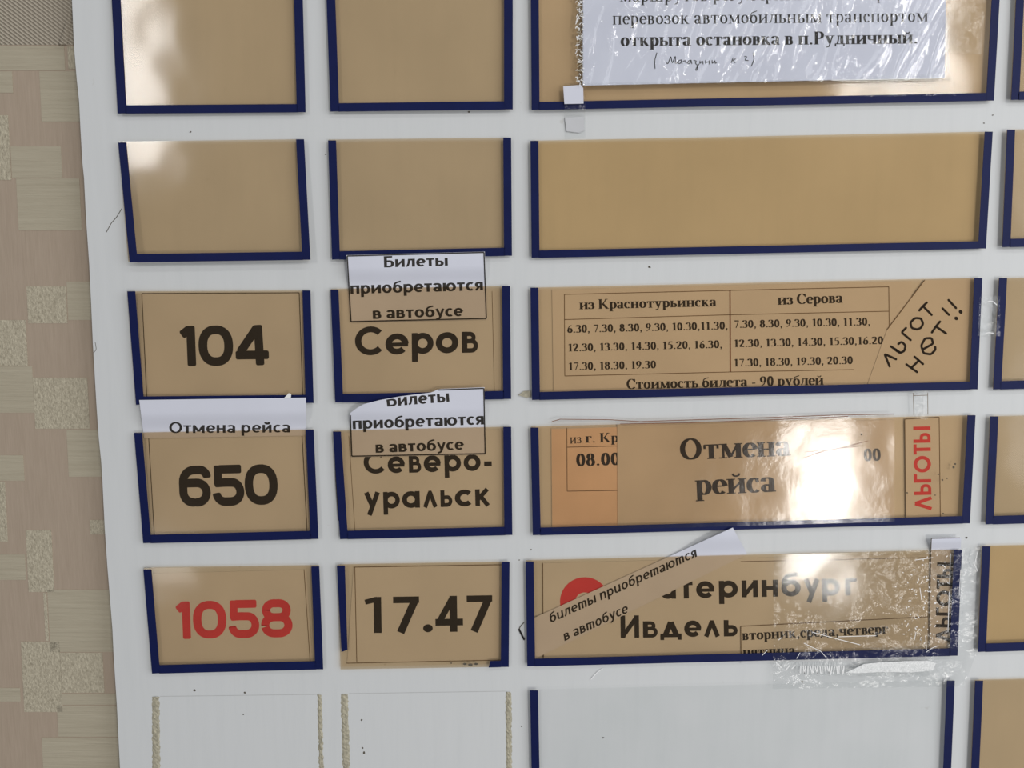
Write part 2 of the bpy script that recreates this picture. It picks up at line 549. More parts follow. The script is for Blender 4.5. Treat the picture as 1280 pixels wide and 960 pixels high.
X_ = .68
SER = {
    'а': (.50, [S((.07, .50), (.09, .65, .1), (.36, .65, .14), (.36, .04, .03), (.50, .03)), A(.21, .18, .13, .15)]),
    'б': (.52, [A(.26, .33, .18, .31), S((.08, .35), (.08, .80, .3), (.28, .88, .1), (.48, .97), w='m')]),
    'в': (.50, V_(.13, 0, X_) + [S((.10, .65), (.37, .65, .12), (.37, .37, .12), (.13, .37)), S((.13, .37), (.40, .37, .14), (.40, .03, .14), (.10, .03))]),
    'г': (.44, V_(.13, 0, X_) + H_(.03, .42, .65) + [S((.41, .67), (.41, .48), w='m')]),
    'д': (.58, H_(.0, .58, .03) + [S((.14, .03), (.21, .35), (.22, .65), w='m')] + H_(.14, .52, .65) + [('V', .42, .03, .65), S((.03, .05), (.03, -.16), w='m'), S((.55, .05), (.55, -.16), w='m')]),
    'е': (.46, [A(.25, .34, .18, .31, 5, 315)] + H_(.09, .42, .37)),
    'ж': (.78, V_(.39, 0, X_) + [S((.08, .03), (.33, .36), (.12, .65), w='m'), S((.70, .03), (.45, .36), (.66, .65), w='m')]),
    'з': (.43, [S((.06, .50), (.07, .65, .1), (.33, .65, .13), (.33, .37, .12), (.15, .37)), S((.15, .37), (.36, .37, .14), (.36, .03, .15), (.06, .03, .1), (.04, .17))]),
    'и': (.64, V_(.13, 0, X_) + V_(.51, 0, X_) + [S((.13, .1), (.51, .58), w='m')]),
    'к': (.58, V_(.13, 0, X_) + [S((.13, .34), (.28, .36), (.36, .6, .05), (.48, .64), w='m'), S((.26, .40), (.46, .03), w='T')] + H_(.40, .58, .02)),
    'л': (.58, [S((.02, .06), (.10, .05, .05), (.19, .35), (.21, .65), w='m')] + H_(.13, .54, .65) + V_(.46, 0, X_)),
    'м': (.76, [S((.11, 0), (.11, .66), w='m'), S((.13, .66), (.37, .04), w='T'), S((.37, .06), (.62, .66), w='m')] + V_(.64, 0, X_) + [('F', .10, .02), ('F', .1, .66)]),
    'н': (.62, V_(.13, 0, X_) + V_(.49, 0, X_) + H_(.13, .49, .35)),
    'о': (.52, [A(.26, .34, .18, .31)]),
    'п': (.62, V_(.13, 0, X_) + V_(.49, 0, X_) + H_(.05, .57, .65)),
    'р': (.54, V_(.13, -.28, X_) + [A(.28, .34, .18, .31, -130, 130)]),
    'с': (.44, [A(.25, .34, .18, .31, 48, 312), A(.36, .52, .03, .03, w=.06)]),
    'т': (.54, V_(.27, 0, X_, 1, 0) + H_(.03, .51, .65) + [S((.04, .66), (.04, .47), w='m'), S((.50, .66), (.50, .47), w='m')]),
    'у': (.56, [S((.12, .66), (.31, .08), w='T'), S((.46, .66), (.24, -.18, .06), (.06, -.22), w='m'), ('F', .12, .66), ('F', .45, .66)]),
    'х': (.56, [S((.10, .66), (.46, .02), w='T'), S((.44, .66), (.10, .02), w='m'), ('F', .1, .66), ('F', .45, .66), ('F', .1, .02), ('F', .46, .02)]),
    'ц': (.64, V_(.13, 0, X_, 0) + V_(.47, 0, X_, 0) + H_(.05, .60, .03) + [S((.59, .05), (.59, -.16), w='m')]),
    'ч': (.58, V_(.45, 0, X_) + [S((.12, .66), (.12, .33, .12), (.45, .31))] + [('F', .12, .66)]),
    'ш': (.90, V_(.13, 0, X_, 0) + V_(.45, 0, X_, 0) + V_(.77, 0, X_, 0) + H_(.05, .85, .03)),
    'ы': (.80, V_(.13, 0, X_) + [S((.13, .38), (.43, .38, .14), (.43, .03, .14), (.10, .03))] + V_(.67, 0, X_)),
    'ь': (.50, V_(.13, 0, X_) + [S((.13, .38), (.42, .38, .14), (.42, .03, .14), (.10, .03))]),
    'я': (.54, V_(.42, 0, X_) + [S((.45, .65), (.13, .65, .13), (.13, .33, .13), (.42, .33)), S((.28, .33), (.08, .03), w='m')]),
    'К': (.80, V_(.16, 0, 1) + [S((.16, .46), (.34, .50), (.60, .97), w='m'), S((.32, .56), (.66, .03), w='T')] + H_(.55, .80, .02) + H_(.50, .72, .98)),
    'О': (.78, [A(.38, .5, .29, .47)]),
    'Р': (.64, V_(.16, 0, 1) + [S((.16, .97), (.53, .97, .22), (.53, .46, .22), (.16, .46))]),
    'С': (.68, [A(.38, .5, .30, .47, 42, 318), S((.62, .98), (.62, .68), w='m')]),
    '0': (.50, [A(.25, .48, .16, .46)]), '1': (.44, V_(.24, 0, .97, 1, 0) + [S((.07, .82), (.24, .94), w='m')]),
    '2': (.50, [S((.06, .72), (.08, .93, .15), (.38, .93, .18), (.38, .58, .15), (.07, .09)), S((.05, .06), (.46, .06), w=.12)]),
    '3': (.48, [S((.06, .76), (.08, .93, .12), (.36, .93, .16), (.36, .54, .14), (.17, .52)), S((.17, .52), (.39, .50, .16), (.39, .03, .18), (.07, .03, .1), (.05, .12))]),
    '4': (.50, [('V', .35, 0, .96)] + [S((.02, .28), (.49, .28), w=.11), S((.35, .93), (.05, .3), w='m')]),
    '5': (.48, [S((.44, .91), (.13, .91), w=.13), S((.13, .93), (.09, .56), w='m'), S((.09, .58), (.38, .60, .18), (.38, .03, .2), (.06, .04))]),
    '6': (.50, [A(.26, .29, .16, .27), S((.10, .32), (.12, .74, .25), (.42, .95), w='m')]),
    '7': (.48, [S((.04, .90), (.46, .90), w=.13), S((.44, .90), (.19, 0), w='m')]),
    '8': (.50, [A(.25, .72, .13, .21), A(.25, .27, .16, .25)]),
    '9': (.50, [A(.25, .66, .16, .27), S((.40, .63), (.38, .22, .25), (.08, .01), w='m')]),
    '.': (.24, [A(.12, .07, .04, .04, w=.08)]), ',': (.24, [A(.12, .07, .04, .04, w=.08), S((.16, .07), (.09, -.17), w='m')]),
    '-': (.34, [S((.04, .32), (.30, .32), w=.10)]), ':': (.26, [A(.13, .07, .04, .04, w=.08), A(.13, .58, .04, .04, w=.08)]),
}


CAL = {
    'Б': (.62, [S((.1, 0), (.1, 1)), S((.1, .93), (.52, .93)), S((.1, .55), (.53, .55, .2), (.53, .07, .2), (.1, .07))]),
    'О': (.80, [A(.4, .5, .32, .43)]), 'о': (.58, [A(.29, .35, .205, .285)]),
    'и': (.60, [S((.1, 0), (.1, .7)), S((.5, 0), (.5, .7)), S((.1, .08), (.5, .62), w=.13)]),
    'л': (.56, [S((.0, .07), (.1, .07, .06), (.17, .35), (.19, .63), w=.14), S((.13, .63), (.5, .63)), S((.46, 0), (.46, .7))]),
    'е': (.55, [A(.29, .35, .205, .285, 5, 312), S((.1, .35), (.52, .35))]),
    'т': (.48, [S((0, .63), (.48, .63)), S((.24, 0), (.24, .7))]),
    'ы': (.78, [S((.1, 0), (.1, .7)), S((.1, .40), (.43, .40, .15), (.43, .06, .15), (.1, .06)), S((.68, 0), (.68, .7))]),
    'п': (.57, [S((.1, 0), (.1, .7)), S((.1, .63), (.47, .63)), S((.47, 0), (.47, .7))]),
    'р': (.58, [S((.1, -.28), (.1, .7)), A(.30, .35, .20, .285, -145, 145)]),
    'б': (.58, [A(.29, .33, .205, .265), S((.09, .33), (.09, .74, .22), (.28, .88, .1), (.50, .93), w=.13)]),
    'а': (.52, [S((.08, .55), (.10, .635, .1), (.42, .635, .15), (.42, 0)), A(.24, .195, .155, .13)]),
    'ю': (.80, [S((.1, 0), (.1, .7)), S((.1, .35), (.28, .35)), A(.50, .35, .22, .285)]),
    'с': (.46, [A(.28, .35, .20, .285, 52, 308)]),
    'я': (.52, [S((.42, 0), (.42, .7)), S((.42, .635), (.11, .635, .14), (.11, .33, .14), (.42, .33)), S((.28, .33), (.07, 0), w=.15)]),
    'в': (.53, [S((.1, 0), (.1, .7)), S((.1, .635), (.40, .635, .13), (.40, .38, .13), (.1, .38)), S((.1, .37), (.45, .37, .15), (.45, .065, .15), (.1, .065))]),
    'у': (.52, [S((.06, .7), (.28, .06), w=.15), S((.47, .7), (.23, -.14, .1), (.03, -.21), w=.15)]),
    'м': (.76, [S((.1, 0), (.1, .7)), S((.66, 0), (.66, .7)), S((.10, .64), (.38, .14), w=.15), S((.66, .64), (.38, .14), w=.15)]),
    'н': (.58, [S((.1, 0), (.1, .7)), S((.48, 0), (.48, .7)), S((.1, .36), (.48, .36))]),
}
ITA = dict(CAL)
ITA['т'] = (.76, [S((.1, 0), (.1, .7)), S((.1, .55), (.18, .635, .1), (.38, .635, .12), (.38, 0)), S((.38, .55), (.46, .635, .1), (.66, .635, .12), (.66, 0))])
ITA['и'] = (.58, [S((.1, .7), (.1, .065, .15), (.36, .065, .15), (.48, .3)), S((.48, 0), (.48, .7))])
ITA['п'] = (.57, [S((.1, 0), (.1, .7)), S((.1, .5), (.2, .635, .1), (.47, .635, .15), (.47, 0))])


def layout(text, style):
    """list of (glyph vertices, faces, advance) in units of the cap height"""
    out = []
    font = {'sans': CAL, 'sansr': CAL, 'italic': ITA, 'geo': GEO, 'round': RND, 'bold': SER, 'reg': SER}[style]
    T, t = {'sans': (.185, .15), 'sansr': (.16, .13), 'italic': (.155, .125), 'geo': (.205, .205), 'round': (.215, .215), 'bold': (.185, .06), 'reg': (.12, .045)}[style]
    gap = {'sans': .075, 'sansr': .08, 'italic': .075, 'geo': .09, 'round': .06, 'bold': .045, 'reg': .05}[style]
    cap = 'q' if style == 'round' else 'b'
    for ch in text:
        if ch == ' ':
            out.append(([], [], .27))
            continue
        base = ch if ch != 'й' else 'и'
        adv, st = font[base]
        V, FC = [], []
        for s in st:
            if s[0] == 'V':
                ribbon(V, FC, [(s[1], s[2]), (s[1], s[3])], lambda d: T, False, 'b')
            elif s[0] == 'F':
                ribbon(V, FC, [(s[1] - T / 2 - .055, s[2]), (s[1] + T / 2 + .055, s[2])], lambda d: t * .8, False, 'b')
            else:
                pts, wd, cl = path_of(s)
                if wd == 't':
                    wf = lambda d: t
                elif wd == 'm':
                    wf = lambda d: t * 1.35
                elif wd == 'T':
                    wf = lambda d: T * .95
                elif wd:
                    wf = lambda d, wd=wd: wd
                else:
                    wf = lambda d: t + (T - t) * abs(d.y) ** 1.3
                ribbon(V, FC, pts, wf, cl, cap)
        if ch == 'й':
            ribbon(V, FC, path_of(S((.20, .92), (.24, .80, .07), (.40, .80, .07), (.44, .92)))[0], lambda d: t * 1.3, False, 'b')
        out.append((V, FC, adv + gap))
    return out, gap


def emit(name, groups, a, b, h, depth, mat, parent, up=None, clip=None, spans=None):
    """groups = per-glyph flat shapes; a, b = baseline ends (pixels); h = cap height (pixels)"""
    dx, dy = b[0] - a[0], b[1] - a[1]
    L = hypot(dx, dy)
    ux, uy = dx / L, dy / L
    vx, vy = up if up else (uy, -ux)
    V, FC = [], []
    for (gv, gf, x0, kx) in groups:
        base = len(V)
        eps, last = {}, -1
        for f in gf:                       # each stroke of a glyph lies a few microns over the one before
            if min(f) > last:
                lvl = len(set(eps.values()))
            for k in f:
                eps[k] = lvl
            last = max(last, max(f))
        for ki, (x, y) in enumerate(gv):
            s = x0 + x * kx
            px = a[0] + ux * s + vx * y * h
            py = a[1] + uy * s + vy * y * h
            if clip:
                py = max(py, clip(px))
            V.append(P(px, py, (depth(px, py) if callable(depth) else depth) + 6e-6 * eps.get(ki, 0)))
        FC += [tuple(base + k for k in f) for f in gf]
    return mesh(name, V, FC, mat, parent)


def text(s, style, a, b, h, depth, mat, parent, name='lettering', up=None, spans=None, clip=None, shear=0):
    gl, gap = layout(s, style)
    if shear:
        gl = [([(x + y * shear, y) for x, y in g[0]], g[1], g[2]) for g in gl]
    L = hypot(b[0] - a[0], b[1] - a[1])
    groups = []
    if spans:
        for (V, FC, adv), (s0, s1) in zip(gl, spans):
            kx = (s1 - s0) / (adv - gap)
            groups.append((V, FC, s0 - spans[0][0], kx))
    else:
        tot = sum(g[2] for g in gl) - gap
        k = L / tot
        x = 0
        for V, FC, adv in gl:
            groups.append((V, FC, x * k, k))
            x += adv
    return emit(name, groups, a, b, h, depth, mat, parent, up, clip)


def sans(s, a, b, h, depth, mat, parent, name='lettering', style='sans', shear=0.0, clip=None):
    return text(s, style, a, b, h, depth, mat, parent, name, None, None, clip, shear)


def pen(name, strokes, wpx, depth, mat, parent):
    V, FC = [], []
    for st in strokes:
        v, f = [], []
        pts = path_of(('S', [p if len(p) > 2 or i in (0, len(st) - 1) else (p[0], p[1], 2.0) for i, p in enumerate(st)], None, False))[0]
        ribbon(v, f, pts, lambda d: wpx, False, 'r')
        base = len(V)
        V += [P(x, y, depth) for x, y in v]
        FC += [tuple(base + k for k in q) for q in f]
    return mesh(name, V, FC, mat, parent)


# depths in front of the board's face (metres)
D_CARD, D_CARD2, D_LOOSE = .0004, .0007, .0011
A0, A1 = .0015, .0027                        # acrylic sheet: back, face
T1 = .0030                                   # tape face
INK = .00006

# ------------------------------------------------------------------ the wall and its embossed wallpaper
WALL = -.011
wl = mesh('wall_back', [(-1.6, -WALL, 0), (1.9, -WALL, 0), (1.9, -WALL, 2.7), (-1.6, -WALL, 2.7)] +
          [(-1.6, .15, 0), (1.9, .15, 0), (1.9, .15, 2.7), (-1.6, .15, 2.7)],
          [(0, 1, 2, 3), (7, 6, 5, 4), (0, 4, 5, 1), (1, 5, 6, 2), (2, 6, 7, 3), (3, 7, 4, 0)], M['w_plain'])
tag(wl, 'beige wall papered with a patchwork of plain, ribbed and flecked oblongs', kind='structure')
PATCH = [
    ('w_cord', 0, -160, 91, 56), ('w_ribbed', 0, 57, 80, 88), ('w_ribbed', 0, 89, 15, 116), ('w_ribbed', 49, 89, 99, 152),
    ('w_fleck', 84, 58, 94, 86), ('w_fleck', 0, 144, 10, 225), ('w_ribbed', 13, 183, 76, 222), ('w_ribbed', 20, 223, 99, 288),
    ('w_fleck', 33, 358, 82, 404), ('w_ribbed', 83, 352, 125, 400), ('w_fleck', 0, 400, 32, 457), ('w_ribbed', 0, 458, 40, 516),
    ('w_fleck', 41, 472, 109, 536), ('w_ribbed', 83, 537, 135, 596), ('w_ribbed', 0, 569, 29, 601), ('w_fleck', 0, 602, 6, 677),
    ('w_fleck', 112, 650, 140, 668), ('w_fleck', 32, 663, 64, 740), ('w_ribbed', 0, 693, 31, 725), ('w_fleck', 54, 741, 58, 801),
    ('w_ribbed', 59, 737, 150, 815), ('w_fleck', 26, 802, 74, 890), ('w_fleck', 75, 816, 128, 866), ('w_ribbed', 75, 867, 160, 881),
    ('w_ribbed', 0, 860, 25, 877), ('w_ribbed', 71, 882, 165, 921), ('w_ribbed', 52, 922, 170, 1010), ('w_fleck', 128, 58, 129, 59),
]
for x in range(-700, -60, 78):               # the pattern runs on beyond the frame
    for y in range(-300, 1250, 110):
        if random.random() < .62:
            PATCH.append((random.choice(['w_ribbed', 'w_fleck']), x + random.randint(-10, 10), y + random.randint(-20, 20), x + random.randint(40, 76), y + random.randint(40, 100)))
for m_, x0, y0, x1, y1 in PATCH:
    if x1 - x0 < 3:
        continue
    if x0 == 0:
        x0 = -58
    lean = .045
    f = lambda x, y: (x + (y - 480) * lean * (1 - (x + 60) / 1600), y - (x - 60) * .004)
    q = [f(x0, y0), f(x1, y0), f(x1, y1), f(x0, y1)]
    q = [(x0, y0), (x1, y0), (x1 + (y1 - y0) * .05, y1), (x0 + (y1 - y0) * .05, y1)]
    slab('wallpaper_patch', q, WALL - .0001, WALL + .00022, M[m_], wl)
# a crease where the corded strip was pasted badly
cr = []
sheet('wallpaper_crease', [(84, 20), (92, 14), (84, 56), (72, 56)], 6, 8, WALL + .0004, M['w_cord'], wl, .0003, warp=lambda s, t: .0016 * sin(pi * s) * (1 - .4 * t))

# ------------------------------------------------------------------ the board
EDGE = [(81, -150), (90, 0), (92.5, 58), (96, 100), (98, 118), (99, 128), (100.5, 160), (103, 203), (105, 222), (107, 262), (108, 279), (111.5, 330), (114, 381),
        (116, 428), (118.5, 470), (120.5, 505), (123.5, 548), (126.5, 577), (128, 600), (131, 661), (134, 705), (137, 742), (140.5, 786), (142, 818), (146, 880), (150, 960), (156, 1080)]
bv = [(2050, -260), (2010, 1080)]
out = [EDGE[0]]
pts = [(81, -150)] + [(2060, -190)] + [(1990, 1060)] + EDGE[::-1][:-1]
board = slab('information_board', pts, WALL + .0006, 0.0, M['board'])
tag(board, 'large white painted timetable board with a worn left edge on the papered wall', 'board')
GLUE = [[(190, 871), (199, 871), (201, 1000), (190.5, 1000)], [(397, 868), (402, 869), (405.5, 1000), (399.5, 1000)],
        [(426, 868), (435, 868), (438, 1000), (429.5, 1000)], [(632, 865), (639, 865), (640.5, 1000), (633.5, 1000)]]
for g in GLUE:
    v, fc = [], []
    n = 60
    for i in range(n + 1):
        t = i / n
        for s in (0, .25, .5, .75, 1):
            x, y = bil(g, s, t)
            x += (random.random() - .5) * (1.6 if s in (0, 1) else .8)
            hgt = 0 if s in (0, 1) else .00012 + random.random() * .0005
            v.append(P(x, y, .00003 + hgt))
    for i in range(n):
        for k in range(4):
            a = i * 5 + k
            fc.append((a, a + 5, a + 6, a + 1))
    mesh('glue_residue', v, fc, M['glue'], board)
# shallow outline left where two pockets have come off
for seg in ([(200, 870.5), (397, 868)], [(436, 867), (632, 864)]):
    rules('faded_outline', [seg], .8, .00004, plain('faint_grey_line', (196, 197, 197), .6, .2), board)
# scratches, smears and crumbs on the paint
SC_ = [[(152, 261), (146, 271), (139, 279), (133, 290)]]
pen('pencil_scratch', SC_, .9, .00006, M['dirt'], board)
pen('pencil_scratch', [[(119, 428), (120.5, 437), (117, 441)]], .6, .00006, M['dirt'], board)
for (x, y, r) in [(812, 334, 2.2), (455, 941, 2.2), (453, 935, 1.6), (452, 900, 1.5), (754, 922, 1.5), (1003, 852, 2.0), (238, 165, 1.4), (652, 908, 1.2), (664, 687, 1.2), (243, 863, 2), (306, 866, 1.6), (304, 893, 1.3),
                  (586, 140, 1.6), (1208, 672, 1.8), (407, 193, 1.4), (649, 700, 1.0), (1230, 154, 1.2), (1241, 144, 1.2)]:
    n = 7
    ps = [(x + cos(2 * pi * k / n) * r * (.5 + random.random() * .6), y + sin(2 * pi * k / n) * r * (.4 + random.random() * .6)) for k in range(n)]
    slab('paint_smear', ps, 0, .00008, M['dirt'], board)
slab('glue_crumb', [(648, 494), (655, 489), (663, 488.5), (664, 496), (658, 497), (651, 495)], 0, .0009, M['glue'], board)
pen('glue_line', [[(418, 545), (420, 600), (423, 650)]], 1.6, .0002, M['dirt'], board)
pen('glue_crumb', [[(649, 787), (652, 793), (655, 799)]], 2.2, .0005, M['pen'], board)
pen('glue_crumb', [[(655, 778), (649, 785), (655, 800)]], .9, .0004, M['dirt'], board)
pen('film_shred', [[(753, 836), (746, 841), (739, 849)]], 1.1, .0006, M['edge'], board)

# ------------------------------------------------------------------ pockets
POCK = {}


def lerp(a, b, t):
    return (a[0] + (b[0] - a[0]) * t, a[1] + (b[1] - a[1]) * t)


def pocket(key, TL, TR, BR, BL, label, mat='tan', tw=10.0, lt=0, rt=0, tilt=(0, 0), bow=(0, 0), bottom=True, left_to=1.0, ext=0, group=None, right=True, bth=10.5):
    """navy-taped acrylic pocket; lt/rt = pixels by which the tape starts below the sheet's top edge"""
    c = [(TL[0] + TR[0] + BR[0] + BL[0]) / 4, (TL[1] + TR[1] + BR[1] + BL[1]) / 4]
    root = empty('display_pocket', P(c[0], c[1], 0), label, 'pocket', group)
    wid = hypot(TR[0] - TL[0], TR[1] - TL[1]) * .00047
    hei = hypot(BL[0] - TL[0], BL[1] - TL[1]) * .00047

    def warp(s, t):
        # a hand-glued sheet: leans by a degree or two and bows a little between its taped edges
        return \
            (s - .5) * wid * tilt[0] + (t - .5) * hei * tilt[1] + abs(wid * tilt[0]) / 2 + abs(hei * tilt[1]) / 2 + bow[0] * sin(pi * s) + bow[1] * sin(pi * t)
    nx = 24 if wid > .2 else 12
    i = .7
    sheet('acrylic_sheet', [(TL[0] + i, TL[1]), (TR[0] - i, TR[1]), (BR[0] - i, BR[1] - i), (BL[0] + i, BL[1] - i)], nx, 8, A1, M[mat], root, A1 - A0, warp=warp)
    tq = (TL, TR, BR, BL)

    def strip(s0, t0, s1, t1, q):
        d = []
        nseg = 10
        def lift(x, y):
            # follow the sheet: bilinear inverse is close to linear here
            s = ((x - TL[0]) / (TR[0] - TL[0]) if TR[0] != TL[0] else 0)
            tt = ((y - TL[1]) / (BL[1] - TL[1]))
            xl = TL[0] + (BL[0] - TL[0]) * tt
            xr = TR[0] + (BR[0] - TR[0]) * tt
            s = (x - xl) / (xr - xl)
            tt = (y - (TL[1] + (TR[1] - TL[1]) * s)) / ((BL[1] + (BR[1] - BL[1]) * s) - (TL[1] + (TR[1] - TL[1]) * s))
            return T1 + warp(min(1, max(0, s)), min(1, max(0, tt)))
        return sheet('tape_strip', q, 10, 10, lift, M['navy'], root, .00018, smooth=False)
    L0, L1 = lerp(TL, BL, lt / max(1, BL[1] - TL[1])), lerp(TL, BL, left_to)
    if left_to == 1.0:
        strip(0, 0, 0, 0, [L0, (L0[0] + tw, L0[1]), (L1[0] + tw, L1[1] - .5), L1])
    else:
        strip(0, 0, 0, 0, [L0, (L0[0] + tw, L0[1]), (L1[0] + tw, L1[1] - 3), (L1[0] + 2.5, L1[1])])
    if right:
        R0 = lerp(TR, BR, rt / max(1, BR[1] - TR[1]))
        strip(0, 0, 0, 0, [(R0[0] - tw, R0[1]), R0, (BR[0], BR[1] - .3), (BR[0] - tw, BR[1] - .3)])
    if bottom is True:
        a, b = (BL[0], BL[1]), (BR[0], BR[1])
        strip(0, 0, 0, 0, [(a[0] + tw - 1, a[1] - bth), (b[0] - tw + 1, b[1] - bth), (b[0] - tw + 1, b[1]), (a[0] + tw - 1, a[1])])
    elif bottom:
        f0 = bottom
        a, b = lerp(BL, BR, f0), BR
        strip(0, 0, 0, 0, [(a[0] + 2, a[1] - 8), (b[0] - tw, b[1] - 8), (b[0] - tw, b[1]), (a[0], a[1])])
    POCK[key] = root
    return root


pocket('11', (136.5, -60), (377, -60), (382, 140.5), (147, 142), 'empty yellowed pocket with a white window reflection, above the one with a bent pale corner', tilt=(0, 0), tw=11)
pocket('12', (147.5, 177), (380, 174), (388, 325), (162, 328), 'empty yellowed pocket whose left side leans, directly above the route number 104', lt=1, rt=0, tilt=(0, .03))
pocket('13', (159, 364), (388, 363), (392, 504), (170, 506), 'yellowed pocket holding the upper black route number, 104', tilt=(-.008, 0))
pocket('14', (167.5, 541), (392, 537), (398, 674), (179, 679), 'yellowed pocket holding the lower black route number, 650, under a white slip', tilt=(0, .004))
pocket('15', (179, 710), (399, 707), (404, 837), (190, 842), 'yellowed pocket holding the red number 1058', tilt=(0, 0), lt=2, rt=1)
pocket('21', (406, -60), (641, -60), (641, 137), (413, 139.5), 'empty yellowed pocket above another empty one, left of the plastic-covered notice', mat='tan', tw=11)
pocket('22', (410, 174.5), (639, 172), (640, 320), (415, 324.5), 'empty yellowed pocket with a paper slip overlapping its bottom tape', lt=1)
pocket('23', (413, 361), (637.5, 357.5), (639, 499), (419, 503), 'yellowed pocket with the word Серов, its top crossed by a paper slip', lt=1)
pocket('24', (416, 538.5), (639, 533.5), (640.5, 669), (425, 674), 'yellowed pocket with the two-line word Северо-уральск', lt=1)
pocket('25', (421, 706), (637, 702.5), (636, 834), (425, 837.5), 'yellowed pocket with 17.47 that has lost most of its bottom tape', left_to=.83, bottom=.88, lt=1)
pocket('31', (663, -60), (1253, -60), (1242.5, 126), (664.5, 137.5), 'wide pocket behind the plastic-covered white notice', mat='tan2', bth=10)
pocket('32', (663, 176), (1241, 164.5), (1232.5, 311), (664.5, 322.5), 'wide empty amber pocket below the plastic-covered notice', mat='tan3', bth=9.5)
pocket('33', (663, 359.5), (1228, 347), (1222, 487), (665, 500), 'wide pocket with the two-column timetable and ЛЬГОТ НЕТ card', mat='tan2', bth=10, rt=.5)
pocket('34', (663, 533.5), (1219.5, 519), (1212.5, 654.5), (666, 669), 'wide pocket with Отмена рейса and a strong white reflection', mat='tan2', bth=9.5, lt=1)
pocket('35', (657, 701), (1202.5, 687.5), (1197, 820), (659, 833), 'wide pocket with a slanting paper strip across it and crinkled film at its end', mat='tan', bth=9.5, lt=1)
pocket('36', (662.5, 863), (1193.5, 851), (1187, 1010), (665.5, 1020), 'wide clear pocket, empty and colourless, under the taped one', mat='clear', lt=0)
gr4 = 'pockets of the column cut by the right edge of the photo'
pocket('41', (1273, -60), (1490, -60), (1478, 120), (1264, 125), 'pocket edge right of the plastic-covered notice', tilt=(0, 0))
pocket('42', (1259, 162), (1474, 158), (1466, 304), (1253, 309), 'pocket edge right of the wide empty amber pocket')
pocket('43', (1249, 347.5), (1462, 343), (1454, 481), (1241.5, 487), 'pocket edge right of the ЛЬГОТ НЕТ card')
pocket('44', (1238, 520.5), (1450, 516), (1443, 650), (1232, 655.5), 'pocket edge right of the red ЛЬГОТЫ card')
pocket('45', (1228, 683), (1438, 678), (1431, 809), (1222.5, 815), 'amber pocket edge right of the crinkled clear film', mat='tan3')
pocket('46', (1219, 851), (1425, 846), (1418, 1004), (1212, 1008), 'pocket edge right of the clear colourless pocket')


# ------------------------------------------------------------------ cards inside the pockets
def card(name, label, q, depth, mat='card', cat='card', thick=.00025, group=None):
    return tag(slab(name, q, depth - thick, depth, M[mat]), label, cat, group)


c = card('number_card', 'bordered card with the upper black route number, 104', [(171, 367), (378, 366), (383, 500), (180, 500)], D_CARD)
rules('printed_border', [[(177, 500), (177.3, 367), (374, 366), (378.5, 500)]][0:0] + [[(183.5, 497), (177.3, 367), (374, 366), (378.5, 497)]], 1.0, D_CARD + INK, M['dirt'], c)
text('104', 'round', (224, 458), (336, 456.5), 50.5, D_CARD + INK, M['ink'], c, 'printed_number', spans=[(224, 245), (249, 292), (294, 336.5)], up=(-.03, -1))
c = card('number_card', 'bordered card with the lower black route number, 650, under a white slip', [(181, 545), (381, 541.5), (388, 670), (190, 673)], D_CARD)
rules('printed_border', [[(193, 670), (185.8, 547), (377.5, 543), (384, 667)]], 1.0, D_CARD + INK, M['dirt'], c)
text('650', 'round', (225, 633.5), (347, 630.5), 50.5, D_CARD + INK, M['ink'], c, 'printed_number', spans=[(223, 262), (266, 304), (305, 346)], up=(-.04, -1))
c = card('number_card', 'card with the red number 1058', [(186, 717), (383, 712), (391, 834), (196, 836)], D_CARD)
rules('fold_line', [[(380, 712), (388, 833)]], .8, D_CARD + INK, M['brownink'], c)
text('1058', 'round', (219, 799), (366, 796), 47, D_CARD + INK, M['redink'], c, 'printed_number', spans=[(217, 236.5), (240, 281.5), (285.5, 322.5), (325, 364)], up=(-.03, -1))
c = card('destination_card', 'card with the black word Серов', [(417, 364), (628, 361), (630, 496), (424, 499)], D_CARD)
rules('card_edge', [[(615, 364), (618, 492)]], .6, D_CARD + INK, M['brownink'], c)
text('Серов', 'geo', (444, 444.5), (598, 440.5), 36, D_CARD + INK, M['ink'], c, 'printed_word', spans=[(444, 479), (482, 510.5), (515, 542), (545, 573), (577.5, 598)], up=(-.01, -1))
c = card('destination_card', 'card with Северо- and уральск in black', [(422, 541), (630, 537), (632, 666), (430, 670)], D_CARD)
rules('card_edge', [[(436, 545), (444, 668)]], .6, D_CARD + INK, M['brownink'], c)
text('Северо-', 'geo', (455, 592.5), (615, 588), 28.5, D_CARD + INK, M['ink'], c, 'printed_word', spans=[(455, 482), (485, 506), (511.5, 527), (530, 551), (556, 576.5), (580, 601), (605.5, 615)])
text('уральск', 'geo', (455.5, 636.5), (612, 632), 28.5, D_CARD + INK, M['ink'], c, 'printed_word', spans=[(455.5, 475.5), (479.5, 500), (503, 525), (529, 547), (551, 566), (569, 590), (594.5, 612.5)])
c = card('time_card', 'card with the black time 17.47', [(442, 709), (627.5, 706), (628, 825), (434, 829)], D_CARD)
rules('card_edge', [[(443.5, 709), (446, 828)], [(433, 829), (628, 825)], [(442, 709), (627, 706)]], .9, D_CARD + INK, M['brownink'], c)
text('17.47', 'geo', (457, 791.5), (616, 789), 45, D_CARD + INK, M['ink'], c, 'printed_time', spans=[(457, 477), (492, 524.5), (529, 541), (544.5, 579), (584, 616)])
for (x, y, r) in [(581, 830, 2.5), (588, 831, 3), (595, 830, 2.5), (564, 829, 1.2)]:
    slab('glue_spot', [(x + cos(2 * pi * k / 7) * r, y + sin(2 * pi * k / 7) * r * .6) for k in range(7)], A1, A1 + .0001, M['dirt'], POCK['25'])

